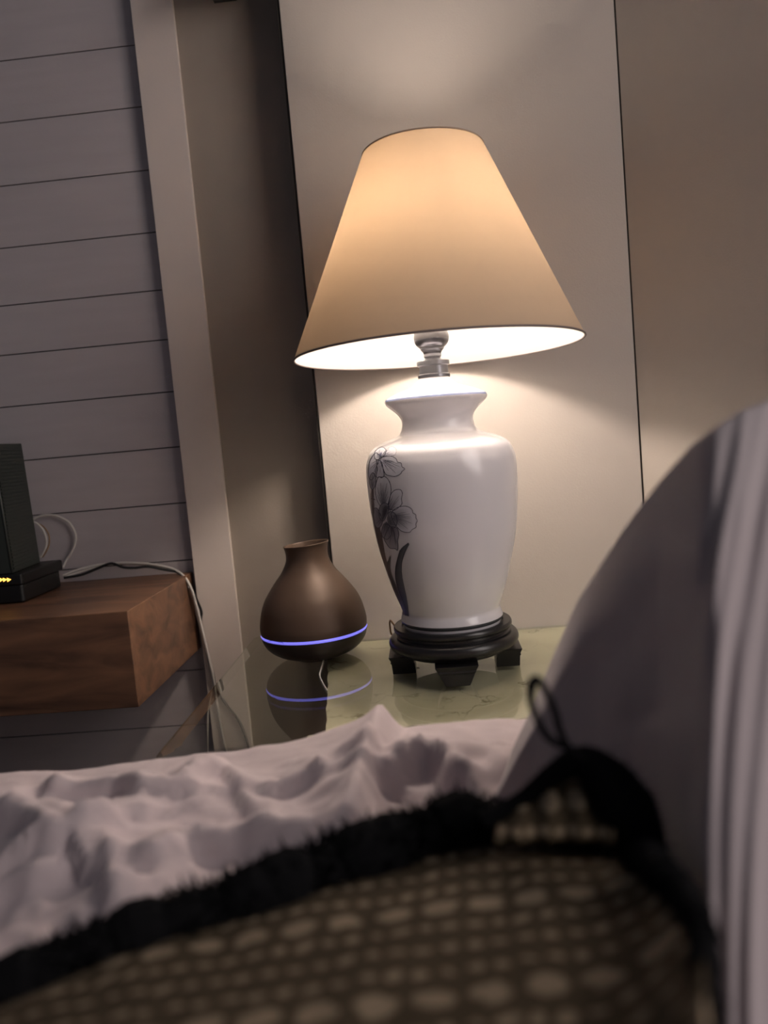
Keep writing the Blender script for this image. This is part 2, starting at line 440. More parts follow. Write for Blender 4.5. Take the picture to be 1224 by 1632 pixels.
# stand
zt = zat(724, 1008) - TZ
bm = bmesh.new()
zb = 0.026
prof = [(0, zb), (0.066, zb), (0.076, zb + 0.002), (0.080, zb + 0.007), (0.082, zb + 0.010)]
for k in range(13):
    a = -PI / 2 + k * PI / 12; prof.append((0.0865 + 0.0085 * math.cos(a), zb + 0.0185 + 0.0095 * math.sin(a)))
prof += [(0.083, zb + 0.028), (0.081, zb + 0.030), (0.081, zb + 0.033), (0.085, zb + 0.0345), (0.0865, zb + 0.037), (0.0865, zb + 0.041), (0.085, zb + 0.043), (0.0745, zb + 0.043), (0.0735, zb + 0.040), (0, zb + 0.040)]
lathe(bm, prof, 96)
stand = link('wooden_stand', bm, M['black_wood'], lamp, True); sharp(stand, 40)
ZS = zb + 0.040                                   # jar sits here (local z)
for q in range(4):
    # trapezoid bracket foot; one faces the viewer
    a = -PI / 2 + q * PI / 2
    bm = bmesh.new()
    w0, w1, t0 = 0.030, 0.0165, 0.022
    sec = [(0.0965, 0.0285), (0.0935, 0.0215), (0.0945, 0.0185), (0.0930, 0.0175), (0.0925, 0.0)]
    rows = []
    for (rr, z) in sec:
        w = w1 + (w0 - w1) * (z / 0.0285)
        rows.append([bm.verts.new((rr, -w, z)), bm.verts.new((rr, w, z)), bm.verts.new((rr - t0 - 0.012, w, z)), bm.verts.new((rr - t0 - 0.012, -w, z))])
    bm.faces.new(rows[0]); bm.faces.new(rows[-1][::-1])
    for A_, B_ in zip(rows, rows[1:]):
        for k in range(4): bm.faces.new((A_[k], A_[(k + 1) % 4], B_[(k + 1) % 4], B_[k]))
    bmesh.ops.rotate(bm, verts=bm.verts, cent=(0, 0, 0), matrix=Matrix.Rotation(a, 3, 'Z'))
    link('foot', bm, M['black_wood'], stand, bevel=0.0012)
# jar: outline traced as (x, y, half width) in the photo, turned into heights and radii
tr_jar = [(722, 1000, 77.5), (721.5, 994, 79), (721.3, 991, 82), (721, 987, 82.3), (720, 981, 80.5), (720, 975, 78.8), (719.5, 968, 80.5), (717, 938, 91.5), (714, 895, 103.5), (711.6, 857, 112), (709, 812, 117.5), (707, 770, 119.8), (705, 744, 119),
          (704.5, 731, 116), (704, 720, 111), (703.6, 712, 102), (703, 706, 90), (702.6, 702, 78), (702.3, 698, 66), (702, 695, 62), (701.5, 690, 59), (701, 682, 57), (700.5, 674, 57), (700, 667, 60), (699, 660, 66), (698, 653, 74), (697.7, 648, 79), (697.6, 644, 80.8), (697.3, 641, 80.5), (697, 637, 77), (696.5, 630, 62), (696, 626, 50), (695.8, 622, 38), (695.5, 616, 30), (695.3, 611, 25.5), (695.2, 608.5, 24)]
prof = []
z_foot = zat(722, 1000)
for cx, cy, hw in tr_jar: prof.append((hw * sc, zat(cx, cy) - z_foot + ZS))
# smooth the outline
pp = catmull([(r, z, 0) for r, z in prof], 5)
prof_s = [(0, ZS), (prof[0][0] * 0.96, ZS)] + [(p[0], p[1]) for p in pp] + [(0, pp[-1][1])]
JZ = [(p[1], p[0]) for p in pp]                       # z -> radius
def jrad(z):
    return interp(z, JZ)
bm = bmesh.new(); lathe(bm, prof_s, 128)
for f in bm.faces:
    c = f.calc_center_median()
    z = c.z - ZS
# bands
TILT = math.radians(0.45)
jar = None
# painted flowers: strokes drawn in the photo's own frame and projected on the jar's surface
def jar_hit(px, py):
    """first point of the sight line on the upright jar, as (angle, local z)"""
    d = ray(px, py); o = EYE
    y = LY - 0.135; last = None
    best = None
    for k in range(700):
        yy = y + k * 0.0003
        p = o + d * (yy / d.y)
        lx, ly, lz = p.x - LX - 0.0, p.y - LY, p.z - TZ
        lx -= (lz - ZS) * math.tan(TILT)
        if lz < ZS or lz > JZ[-1][0]: continue
        r = math.hypot(lx, ly); rj = jrad(lz)
        g = r - rj
        if best is None or g < best[0]: best = (g, math.atan2(ly, lx), lz)
        if g <= 0: return (math.atan2(ly, lx), lz)
    return (best[1], best[2])
def surf(th, z, off): 
    r = jrad(z) + off
    return Vector((r * math.cos(th), r * math.sin(th), z))
Cs, Cy = 4.946, 4.946
def cp(x, y): return jar_hit(570 + x / Cs, 690 + y / Cs)
paint_faces = []                                       # (list of verts, list of colours)
layer = [0.00022]
def grade(c, k): return tuple(v * k for v in c)
def fill(poly, c_in, c_out, center):
    """a petal: fan of rings from its root (dark) to its rim (pale)"""
    pts = [Vector((x, y, 0)) for x, y in poly]
    sm = catmull(pts, 4, True)
    c = Vector((*center, 0))
    nr = 6
    layer[0] += 0.00003
    ring = []
    for k in range(nr + 1):
        t = k / nr
        row = []
        for p in sm:
            q = c + (p - c) * t; th, z = cp(q.x, q.y)
            col = tuple(c_in[i] + (c_out[i] - c_in[i]) * t ** 0.7 for i in range(3))
            row.append((surf(th, z, layer[0]), col))
        ring.append(row)
    n = len(sm)
    for k in range(nr):
        for j in range(n):
            a, b, c_, d_ = ring[k][j], ring[k][(j + 1) % n], ring[k + 1][(j + 1) % n], ring[k + 1][j]
            paint_faces.append([a, b, c_, d_])
def stroke(pts, w, col, taper=True, n=6):
    sm = catmull([(x, y, 0) for x, y in pts], n)
    hits = []
    m = len(sm)
    for i, p in enumerate(sm):
        t = (sm[min(i + 1, m - 1)] - sm[max(i - 1, 0)])
        if t.length < 1e-6: t = Vector((1, 0, 0))
        t.normalize(); nn = Vector((-t.y, t.x, 0))
        ww = w * (0.35 + 0.65 * math.sin(PI * min(1, max(0, i / (m - 1))))) if taper else w
        a, b = p + nn * ww, p - nn * ww
        ta, tb = cp(a.x, a.y), cp(b.x, b.y)
        hits.append(((surf(*ta, layer[0] + 0.0002), col), (surf(*tb, layer[0] + 0.0002), col)))
    for a, b in zip(hits, hits[1:]): paint_faces.append([a[0], a[1], b[1], b[0]])
LINE = (0.05, 0.05, 0.075)
def petal(poly, root, c_in=(0.12, 0.12, 0.15), c_out=(0.5, 0.49, 0.53), veins=7, w=2.4, wavy=True):
    fill(poly, c_in, c_out, root)
    stroke(poly + [poly[0]], w, LINE, False, 5)
    r = Vector((*root, 0))
    sm = catmull([(x, y, 0) for x, y in poly], 4, True)
    far = sorted(range(len(sm)), key=lambda i: -(sm[i] - r).length)[: max(veins * 3, 4)]
    far.sort()
    for k in range(veins):
        e = sm[far[int(k * (len(far) - 1) / max(veins - 1, 1))]]
        a = r + (e - r) * 0.12; b = r + (e - r) * (0.72 + 0.16 * math.sin(k * 2.3))
        mid = (a + b) / 2 + Vector((e.y - r.y, r.x - e.x, 0)).normalized() * 3
        stroke([(a.x, a.y), (mid.x, mid.y), (b.x, b.y)], 1.5, (0.05, 0.05, 0.08), True, 3)
LIL = (0.50, 0.50, 0.60)
# long leaves and stems first
def leaf(Ls, Rs, col_l, col_r):
    a = catmull([(x, y, 0) for x, y in Ls], 6); b = catmull([(x, y, 0) for x, y in Rs], 6); layer[0] += 0.00003
    rows = []
    for p, q in zip(a, b):
        row = []
        for k in range(6):
            t = k / 5; m_ = p.lerp(q, t); th, z = cp(m_.x, m_.y)
            row.append((surf(th, z, layer[0]), tuple(col_l[i] + (col_r[i] - col_l[i]) * t for i in range(3))))
        rows.append(row)
    for r1, r2 in zip(rows, rows[1:]):
        for k in range(5): paint_faces.append([r1[k], r1[k + 1], r2[k + 1], r2[k]])
leaf([(112, 440), (120, 640), (146, 800), (190, 1000), (258, 1200), (350, 1430)], [(128, 440), (136, 640), (190, 800), (228, 1000), (292, 1180), (378, 1440)], (0.055, 0.038, 0.04), (0.11, 0.08, 0.085))
leaf([(225, 1040), (240, 1150), (290, 1270), (345, 1380), (378, 1445)], [(266, 962), (262, 1080), (300, 1190), (350, 1300), (396, 1440)], (0.05, 0.05, 0.055), (0.13, 0.125, 0.13))
leaf([(400, 866), (340, 920), (312, 1000), (296, 1090), (305, 1190), (340, 1290), (388, 1445)], [(410, 880), (372, 960), (350, 1040), (354, 1130), (372, 1220), (395, 1330), (409, 1450)], (0.05, 0.055, 0.065), (0.15, 0.155, 0.17))
stroke([(335, 925), (315, 1010), (300, 1120), (318, 1210), (350, 1300), (390, 1400)], 3, (0.03, 0.03, 0.045))
stroke([(405, 870), (372, 940), (350, 1030), (350, 1130)], 3, (0.03, 0.03, 0.045))
stroke([(255, 970), (240, 1060), (262, 1140), (300, 1230), (350, 1330)], 3.2, (0.03, 0.03, 0.045))
stroke([(105, 480), (120, 640), (150, 800), (200, 980), (270, 1180)], 4, (0.07, 0.045, 0.05))
# flower in profile at the shoulder
petal([(180, 190), (150, 160), (118, 190), (95, 240), (88, 300), (90, 350), (112, 375), (140, 330), (155, 265)], (170, 210), LIL, (0.62, 0.61, 0.68), 6)
petal([(150, 215), (158, 290), (150, 350), (180, 350), (210, 345), (205, 290), (190, 230)], (175, 215), LIL, (0.50, 0.49, 0.55), 3)
petal([(180, 215), (200, 195), (260, 185), (305, 205), (318, 232), (345, 240), (352, 268), (374, 285), (352, 305), (340, 325), (300, 345), (255, 340), (222, 325), (200, 270)], (182, 212), LIL, (0.60, 0.59, 0.64), 8)
petal([(190, 190), (225, 140), (270, 110), (305, 130), (300, 170), (260, 185)], (190, 190), LIL, (0.70, 0.68, 0.72), 5, 1.0)
petal([(165, 215), (140, 205), (138, 160), (160, 130), (200, 115), (228, 140), (215, 175), (190, 195)], (172, 205), (0.50, 0.50, 0.6), (0.72, 0.71, 0.76), 4)
fill([(180, 190), (172, 178), (180, 160), (192, 155), (194, 168), (188, 185)], (0.18, 0.18, 0.3), (0.25, 0.25, 0.36), (183, 172))
# bud
petal([(108, 440), (98, 400), (104, 345), (122, 318), (142, 335), (148, 390), (138, 430), (122, 448)], (122, 440), (0.16, 0.15, 0.18), (0.34, 0.33, 0.37), 3)
stroke([(122, 448), (118, 480), (122, 520), (128, 580), (128, 640)], 7, (0.10, 0.07, 0.08), False)
stroke([(108, 520), (145, 530)], 4, (0.08, 0.05, 0.06))
# large open flower
petal([(190, 590), (160, 540), (144, 470), (150, 400), (170, 350), (192, 358), (212, 345), (240, 365), (262, 410), (266, 470), (252, 530), (232, 580)], (208, 590), (0.07, 0.07, 0.09), (0.66, 0.65, 0.70), 9)
petal([(240, 600), (255, 530), (270, 480), (300, 452), (340, 450), (356, 480), (348, 520), (352, 560), (325, 590), (290, 612)], (240, 640), (0.06, 0.06, 0.08), (0.66, 0.65, 0.70), 6)
petal([(265, 640), (300, 600), (345, 582), (395, 582), (430, 605), (438, 632), (460, 645), (462, 672), (472, 692), (462, 718), (462, 745), (430, 765), (412, 785), (360, 780), (320, 750), (285, 700)], (262, 660), (0.06, 0.06, 0.08), (0.66, 0.65, 0.70), 11)
petal([(180, 640), (160, 600), (135, 600), (130, 650), (138, 720), (160, 752), (190, 735), (200, 690)], (200, 660), (0.07, 0.06, 0.09), (0.30, 0.28, 0.32), 6)
petal([(255, 740), (225, 800), (215, 840), (235, 880), (262, 912), (300, 915), (318, 928), (322, 890), (318, 850), (328, 800), (310, 750)], (270, 720), (0.05, 0.05, 0.07), (0.33, 0.31, 0.35), 6)
petal([(210, 720), (195, 770), (200, 820), (235, 842), (262, 815), (270, 770), (255, 730)], (230, 700), (0.06, 0.06, 0.08), (0.26, 0.26, 0.30), 5)
petal([(250, 630), (240, 680), (250, 725), (275, 750), (305, 740), (316, 700), (305, 650), (275, 622)], (255, 720), (0.09, 0.09, 0.11), (0.27, 0.27, 0.30), 6)
petal([(200, 700), (180, 670), (174, 610), (190, 568), (220, 555), (248, 572), (250, 610), (235, 650), (215, 690)], (225, 600), (0.05, 0.05, 0.07), (0.25, 0.25, 0.28), 6)
fill([(205, 690), (198, 650), (205, 600), (225, 575), (240, 590), (232, 630), (215, 670)], (0.03, 0.03, 0.045), (0.10, 0.10, 0.12), (218, 630))
stroke([(190, 820), (200, 835)], 3, LINE); stroke([(180, 740), (180, 765)], 3, LINE)
jb = bm
cl = jb.loops.layers.float_color.new('paint')
for f in jb.faces:
    f.smooth = True
    for l in f.loops: l[cl] = (0.7, 0.7, 0.7, 1)
z_rim = zat(697.6, 640.5) - z_foot + ZS
z_dark0, z_dark1 = zat(721.5, 992) - z_foot + ZS, zat(721, 988.5) - z_foot + ZS
for f in jb.faces:
    c = f.calc_center_median()
    rr = math.hypot(c.x, c.y)
    if abs(c.z - z_rim) < 0.0016 and rr > 0.06: f.material_index = 1
    if z_dark0 - 0.0022 < c.z < z_dark1 + 0.0004 and rr > 0.06: f.material_index = 2
bmesh.ops.recalc_face_normals(jb, faces=jb.faces)
for quad in paint_faces:
    vs = [jb.verts.new(p) for p, c in quad]
    f = jb.faces.new(vs); f.material_index = 3; f.smooth = True
    f.normal_update()
    c = f.calc_center_median()
    if f.normal.dot(Vector((c.x, c.y, 0))) < 0: f.normal_flip()
    for l in f.loops:
        k = vs.index(l.vert); l[cl] = (*quad[k][1], 1)
me = bpy.data.meshes.new('ceramic_jar'); jb.to_mesh(me); jb.free()
for k in ('ceramic', 'blue_line', 'dark_line', 'paint'): me.materials.append(M[k])
jar = bpy.data.objects.new('ceramic_jar', me); COL.objects.link(jar); jar.parent = lamp
jar['label'] = 'white glazed jar with grey flowers painted on its left side'
# tilt about the foot
def tilted(o, ang, pz):
    o.matrix_local = Matrix.Translation((0, 0, pz)) @ Matrix.Rotation(ang, 4, 'Y') @ Matrix.Translation((0, 0, -pz))
tilted(jar, TILT, ZS)
# metal neck
zn = pp[-1][1]
def nz(px, py): return zat(px, py) - z_foot + ZS
nk = [(25.5, 609), (25.5, 604.5), (24, 604), (23, 603), (22.8, 588), (23.5, 587.5), (25.8, 586), (25.8, 580), (24, 578.5), (16, 578), (12.5, 575), (14, 572), (13.6, 568), (15, 565)]
bm = bmesh.new()
lathe(bm, [(0, nz(695, 610.5))] + [(r * sc, nz(694, y + (3 if y < 600 else 0))) for r, y in nk] + [(0, nz(694, 565))], 64)
neck = link('metal_neck', bm, M['pewter'], lamp, True); sharp(neck, 30); tilted(neck, TILT, ZS)
bm = bmesh.new()
fin = [(14.8, 565), (17.5, 562), (19, 559), (18.6, 556.6), (19.5, 555), (23, 552), (26, 548), (27.6, 542), (27.6, 536), (26, 530), (22.5, 526), (17, 524), (15, 520), (16.5, 512), (16.5, 480), (15, 470), (14, 468)]
lathe(bm, [(0, nz(694, 568.5))] + [(q[0] * sc, nz(692, q[1] + (6 if q[1] < 558 else 3))) for q in catmull([(a_, b_, 0) for a_, b_ in fin], 4)] + [(0, nz(692, 468))], 64)
cap = link('socket', bm, [M['pewter'], M['socket']], lamp, True)
for p in cap.data.polygons:
    if nz(692, 548.5) < p.center.z or nz(692, 562) < p.center.z < nz(692, 559.5): p.material_index = 1
sharp(cap, 30); tilted(cap, TILT, ZS)
# shade
zsb, zst = zat(697.5, 559) - TZ, zat(672, 240) - TZ
xb, xt = PY(697.5, 559, LY).x - LX, PY(672, 240, LY).x - LX
rb_, rt_ = 226 * sc, 93.5 * sc * 1.0
sh_piv = (xb + xt) / 2
def shade_mesh(inset, n=128, rows=24):
    bm = bmesh.new()
    pr = [(rb_ - inset + (rt_ - rb_) * k / rows, zsb + (zst - zsb) * k / rows) for k in range(rows + 1)]
    lathe(bm, pr, n, (0, 0)); return bm
shade = link('lamp_shade', shade_mesh(0), M['linen'], lamp, True)
shade['label'] = 'tan linen cone shade glowing from the bulb inside'
lin = link('shade_lining', shade_mesh(0.0016), M['lining'], shade, True)
zc = (zsb + zst) / 2
SM = Matrix.Translation((xb, 0, zsb)) @ Matrix.Rotation(math.atan2(xt - xb, zst - zsb) + math.radians(0.25), 4, 'Y') @ Matrix.Rotation(math.radians(-1.2), 4, 'X') @ Matrix.Translation((0, 0, -zsb))
shade.matrix_local = SM
bm = bmesh.new(); c0 = [Vector((rb_ * math.cos(2 * PI * k / 128), rb_ * math.sin(2 * PI * k / 128), zsb)) for k in range(128)]
tube(bm, c0, 0.0016, 8, True); o = link('bottom_piping', bm, M['shade_piping'], shade, True)
bm = bmesh.new(); c1 = [Vector((rt_ * math.cos(2 * PI * k / 96), rt_ * math.sin(2 * PI * k / 96), zst)) for k in range(96)]
tube(bm, c1, 0.0012, 8, True); link('top_piping', bm, M['linen'], shade, True)
# frame spider, harp, bulb
bm = bmesh.new()
for k in range(3):
    a = k * 2 * PI / 3 + 0.4
    tube(bm, [Vector((0.008 * math.cos(a), 0.008 * math.sin(a), zst - 0.012)), Vector((rt_ * 0.98 * math.cos(a), rt_ * 0.98 * math.sin(a), zst - 0.004))], 0.0012, 8)
link('shade_spider', bm, M['pewter'], shade, True)
bm = bmesh.new()
zso = nz(692, 520)
tube(bm, catmull([(0, -0.018, zso), (0, -0.045, zso + 0.06), (0, -0.05, zso + 0.14), (0, -0.02, zst - 0.02), (0, 0, zst - 0.012), (0, 0.02, zst - 0.02), (0, 0.05, zso + 0.14), (0, 0.045, zso + 0.06), (0, 0.018, zso)], 6), 0.0014, 8)
o = link('harp', bm, M['pewter'], lamp, True); o.location.x = xb * 0.8
bm = bmesh.new()
zb0 = nz(692, 468)
bp_ = [(0, zb0 - 0.002), (0.013, zb0 - 0.001), (0.014, zb0 + 0.012), (0.02, zb0 + 0.028), (0.029, zb0 + 0.045), (0.031, zb0 + 0.060), (0.028, zb0 + 0.076), (0.018, zb0 + 0.088), (0, zb0 + 0.093)]
lathe(bm, [(0, bp_[0][1])] + [(max(p[0], 0.0), p[1]) for p in catmull([(r, z, 0) for r, z in bp_], 3)][1:-1] + [(0, bp_[-1][1])], 24)
o = link('light_bulb', bm, [M['bulb'], M['bulb_skirt']], lamp, True); o.location.x = 0.006
for p in o.data.polygons:
    if p.center.z < zb0 + 0.026: p.material_index = 1
# cord loop behind the jar
bm = bmesh.new()
cpts = [PY(664, 1022, 1.25), PY(640, 1013, 1.27), PY(628, 996, 1.28), PY(622, 989, 1.285), PY(621.5, 998, 1.29), PY(625, 1012, 1.30), PY(640, 1019, 1.32)]
cpts = [Vector((p.x - LX, p.y - LY, max(p.z - TZ, 0.004))) for p in cpts]
tube(bm, catmull(cpts, 8), 0.0016, 8); link('lamp_cord', bm, M['brown_cord'], lamp, True)

# ------------------------------------------------------------------ aroma diffuser
DY = 1.295
dc = PZ(505, 1046, TZ); DY = dc.y; DX = dc.x
dif = thing('aroma_diffuser', 'dark bronze bulb-shaped diffuser with slanted spout and blue light ring', 'diffuser', (DX, DY, TZ))
sd = (PY(600, 950, DY).x - PY(400, 950, DY).x) / 200
def zd(px, py): return PY(px, py, DY).z - TZ
ring_z = zd(502, 1003)
up = [(84.4, 1001), (85, 995), (84.9, 990), (83, 978), (79.5, 964), (73, 949), (63, 934), (53, 921), (44, 910), (37.5, 899), (34, 890), (33, 882), (33.8, 873), (36, 865)]
bm = bmesh.new()
pu = [(p[0], p[1]) for p in catmull([(r * sd, zd(500, y), 0) for r, y in up], 4)]
prf = pu + [(pu[-1][0] - 0.0018, pu[-1][1])] + [(r - 0.002, z) for r, z in pu[::-1][1:26]] + [(0, pu[-26][1])]
lathe(bm, prf, 96)
ztop = pu[-1][1]
for v in bm.verts:                                # slanted, slightly pinched spout
    if v.co.z > ztop - 0.03:
        k = (v.co.z - (ztop - 0.03)) / 0.03
        v.co.z += k * v.co.x * 0.07
link('upper_body', bm, M['diffuser'], dif, True)
lo_ = [(84.2, 1004), (83, 1012), (80, 1021), (74, 1031), (64, 1041), (52, 1048), (42, 1052)]
bm = bmesh.new()
pl_ = [(p[0], p[1]) for p in catmull([(r * sd, zd(502, y), 0) for r, y in lo_], 4)]
zbot = pl_[-1][1]
sq = (zbot - 0.004)
pl_ = [(r, 0.004 + (z - zbot) * (ring_z - 0.003 - 0.004) / (pl_[0][1] - zbot)) for r, z in pl_]
lathe(bm, [(0, pl_[0][1])] + pl_ + [(0.040 * 0.9, 0.003), (0.034, 0.0), (0, 0.0)], 96)
base = link('lower_body', bm, M['diffuser_base'], dif, True); sharp(base, 50)
bm = bmesh.new(); zr0 = pl_[0][1]; zr1 = pu[0][1]
zm = (zr0 + zr1) / 2; lathe(bm, [(0.06, zr0), (82 * sd, zr0), (84.2 * sd, zm - 0.0015), (85.0 * sd, zm), (84.2 * sd, zm + 0.0015), (82 * sd, zr1), (0.06, zr1)], 96)
link('light_ring', bm, M['ring_light'], dif, True)
# control mark near the left of the base, a thin raised outline
bm = bmesh.new()
mk = [(427, 1024.5), (428, 1022), (434, 1021.5), (446, 1023.5), (451, 1024.5), (452, 1027)]
pts = []
for px, py in mk:
    d = ray(px, py); y = DY - 0.10
    for k in range(400):
        p = EYE + d * ((y + k * 0.0003) / d.y)
        lz = p.z - TZ; rr = math.hypot(p.x - DX, p.y - DY)
        tabz = [(z, r) for r, z in pl_[::-1]]
        if rr <= interp(lz, tabz): break
    pts.append(Vector((p.x - DX, p.y - DY, lz)))
tube(bm, catmull(pts, 5), 0.0006, 6)
M['mark'] = mat('blue_lit_mark', (0.05, 0.05, 0.2), 0.4, emit=(0.10, 0.10, 0.6), estr=0.35)
link('button_outline', bm, M['mark'], base, True)
bm = bmesh.new()
c = [PZ(516, 1050, TZ + 0.003), PZ(511, 1068, TZ + 0.002), PZ(509.5, 1077, TZ + 0.002), PZ(514, 1088, TZ + 0.002), PZ(521, 1100, TZ + 0.002)]
tube(bm, catmull([(p.x - DX, p.y - DY, p.z - TZ) for p in c], 6), 0.0012, 8)
link('power_cord', bm, M['white_cord'], dif, True)

# ------------------------------------------------------------------ floating shelf
zs1 = PY(308, 911, YS).z; zs0 = PY(318, 1032, YS).z
xs = PY(308, 911, YS).x; 
fr = PZ(202, 974, zs1)
bm = bmesh.new(); box(bm, -1.7, (xs + fr.x) / 2, fr.y, YS - 0.0005, zs0, zs1)
sh = link('floating_shelf', bm, M['wood'], bevel=0.0015)
tag(sh, 'thick stained wood floating shelf mounted on the shiplap wall', 'shelf')
SHX = (xs + fr.x) / 2

# ------------------------------------------------------------------ modem and tower router
mr = PZ(38, 961, zs1); mf = PZ(103, 934, zs1)
mx1 = (mr.x + mf.x) / 2
mod = thing('modem', 'flat black modem box with amber arrow lights on the wooden shelf', 'modem', (mx1 - 0.09, (mr.y + mf.y) / 2, zs1))
mh = 0.050
my0, my1 = mr.y, min(mf.y, YS - 0.02)
bm = bmesh.new()
prism(bm, [(mx1 - 0.20, my0), (mx1 - 0.004, my0), (mx1, my0 + 0.004), (mx1, my1 - 0.012), (mx1 - 0.006, my1), (mx1 - 0.20, my1)], zs1 + 0.002, zs1 + mh * 0.62)
local(bm, mod); link('body', bm, M['modem'], mod, bevel=0.002)
bm = bmesh.new()
prism(bm, [(mx1 - 0.20, my0 - 0.003), (mx1 + 0.001, my0 - 0.003), (mx1 + 0.003, my0 + 0.004), (mx1 + 0.003, my1), (mx1 - 0.20, my1)], zs1 + mh * 0.62, zs1 + mh)
local(bm, mod); link('lid', bm, M['modem'], mod, bevel=0.003)
for fx in (0.02, 0.17):
    for fy in (0.02, 0.10):
        bm = bmesh.new(); box(bm, mx1 - fx - 0.012, mx1 - fx, my0 + fy, my0 + fy + 0.012, zs1, zs1 + 0.0025)
        local(bm, mod); link('rubber_foot', bm, M['fleece'], mod)
for k, px in enumerate((14.5, 8, 2.5, -4)):
    bm = bmesh.new(); p = PY(px, 924, my0 - 0.0035); s = 0.0034
    v = [bm.verts.new((p.x - s, p.y, p.z + s)), bm.verts.new((p.x + s, p.y, p.z)), bm.verts.new((p.x - s, p.y, p.z - s))]
    f = bm.faces.new(v); r = bmesh.ops.extrude_face_region(bm, geom=[f]); bmesh.ops.translate(bm, verts=[e for e in r['geom'] if isinstance(e, bmesh.types.BMVert)], vec=(0, 0.001, 0))
    local(bm, mod); o = link('indicator_light', bm, M['amber'], mod)
tz0 = zs1 + mh + 0.0005
ty0 = my0 + 0.005
tx_n = PY(18, 899, ty0).x
tz1 = PY(34, 706, ty0 + 0.10).z
tow = thing('router', 'tall charcoal ribbed router standing on the black modem', 'router', (tx_n - 0.03, ty0 + 0.06, tz0))
tx_f = PY(63, 886, my1 - 0.02).x
bm = bmesh.new()
a = [(tx_n - 0.07, ty0 + 0.003), (tx_n, ty0), (tx_f, my1 - 0.02), (tx_f - 0.07, my1 - 0.02)]
prism(bm, a, tz0, tz1)
for v in bm.verts:
    if v.co.z > tz0 + 0.01: v.co.x -= 0.006
local(bm, tow); body = link('body', bm, M['tower'], tow, bevel=0.0015)
bm = bmesh.new()
nr = 34
for k in range(nr):
    z = tz0 + 0.006 + (tz1 - tz0 - 0.012) * k / nr; off = -0.006 * (z - tz0) / (tz1 - tz0)
    prism(bm, [(tx_n + off + 0.0002, ty0 + 0.006), (tx_n + off + 0.0013, ty0 + 0.006), (tx_f + off + 0.0013, my1 - 0.024), (tx_f + off + 0.0002, my1 - 0.024)], z, z + (tz1 - tz0) / nr * 0.6)
local(bm, tow); o = link('ribbed_side', bm, M['tower'], tow)
bm = bmesh.new()
tube(bm, [Vector((tx_n, ty0, tz0 + 0.002)), Vector((tx_n - 0.006, ty0, tz1 - 0.002))], 0.0018, 8)
local(bm, tow); link('corner_edge', bm, M['tower_edge'], tow, True)

# ------------------------------------------------------------------ cables
def cable(name, label, pts, r, m, n=8):
    bm = bmesh.new(); tube(bm, catmull(pts, n), r, 8)
    return tag(link(name, bm, m, None, True), label, 'cable')
cy_ = YS - 0.012
cable('cable', 'white cable looping widely out behind the router', [PY(40, 838, cy_), PY(58, 825, cy_), PY(75, 821, cy_), PY(92, 823, cy_), (PY(110, 833, cy_)), PY(120, 851, cy_), PY(119, 868, cy_), PY(113, 882, cy_), PY(106, 892, cy_), PY(100, 905, cy_ - 0.01)], 0.0024, M['white_cord'])
cable('cable', 'white cable in a tight loop close against the router side', [PY(46, 832, cy_ - 0.02), PY(56, 833, cy_ - 0.02), PY(66, 841, cy_ - 0.02), PY(72, 853, cy_ - 0.02), PY(74, 866, cy_ - 0.02), PY(70, 879, cy_ - 0.02), PY(64, 888, cy_ - 0.02)], 0.0022, M['white_cord'])
cable('cable', 'thin beige cable curled just outside the tight white loop', [PY(60, 834, cy_ - 0.006), PY(70, 840, cy_ - 0.006), PY(78, 853, cy_ - 0.006), PY(78, 868, cy_ - 0.006), PY(74, 878, cy_ - 0.006), PY(68, 888, cy_ - 0.006)], 0.0014, M['brown_cord'])
wy = YT - 0.004
def C(px, py, y): return PY(px, py, y)
cable('cable', 'long white cable running over the shelf end and down the trim', [C(100, 917, 1.45), C(125, 908, 1.46), (C(160, 900, 1.47)), C(200, 897, 1.475), C(245, 900, 1.475), C(280, 909, 1.474), C(300, 928, 1.452), C(313, 965, 1.460), C(322, 1003, 1.466), C(331, 1040, 1.467), C(338, 1070, 1.468), C(342, 1092, 1.469), C(347, 1130, wy), C(353, 1165, wy), C(361, 1200, wy), C(370, 1240, wy), C(380, 1300, wy)], 0.0026, M['white_cord'])
cable('cable', 'second thin white cable lying beside the long white one', [C(102, 920, 1.452), C(130, 911, 1.462), C(165, 901, 1.473), (C(205, 899, 1.479)), C(250, 903, 1.479), C(284, 914, 1.478), C(305, 945, 1.460), C(315, 985, 1.466), C(325, 1025, 1.470), C(335, 1066, 1.470), C(339, 1086, 1.470), C(337, 1105, wy), C(332, 1130, wy), C(331, 1160, 1.46), C(331, 1200, 1.46)], 0.0018, M['white_cord'])
cable('cable', 'black cable waving over the shelf and down behind the white cables', [C(102, 921, 1.44), C(130, 916, 1.445), C(155, 906, 1.45), C(177, 898, 1.45), C(196, 904, 1.45), C(215, 905, 1.455), C(235, 903, 1.46), C(262, 908, 1.468), C(285, 913, 1.472), C(300, 930, 1.456), C(313, 955, 1.466), C(321, 975, 1.471), C(320, 992, 1.471), C(326, 1020, 1.471), C(333, 1052, 1.471), C(340, 1075, 1.471), C(346, 1100, wy), C(362, 1125, wy), C(378, 1145, wy), C(388, 1165, wy), C(396, 1190, wy), C(404, 1230, wy)], 0.0024, M['black_cord'])

# ------------------------------------------------------------------ black fixture cut by the top edge
p = PY(350, 5, 1.43)
bm = bmesh.new()
lathe(bm, [(0, 0), (0.02, 0.0), (0.045, 0.002), (0.062, 0.007), (0.068, 0.014), (0.069, 0.03), (0.062, 0.036), (0, 0.040)], 64)
o = link('wall_fixture', bm, M['fixture'], None, True); sharp(o, 50)
o.location = (p.x, 1.405, p.z + 0.017)
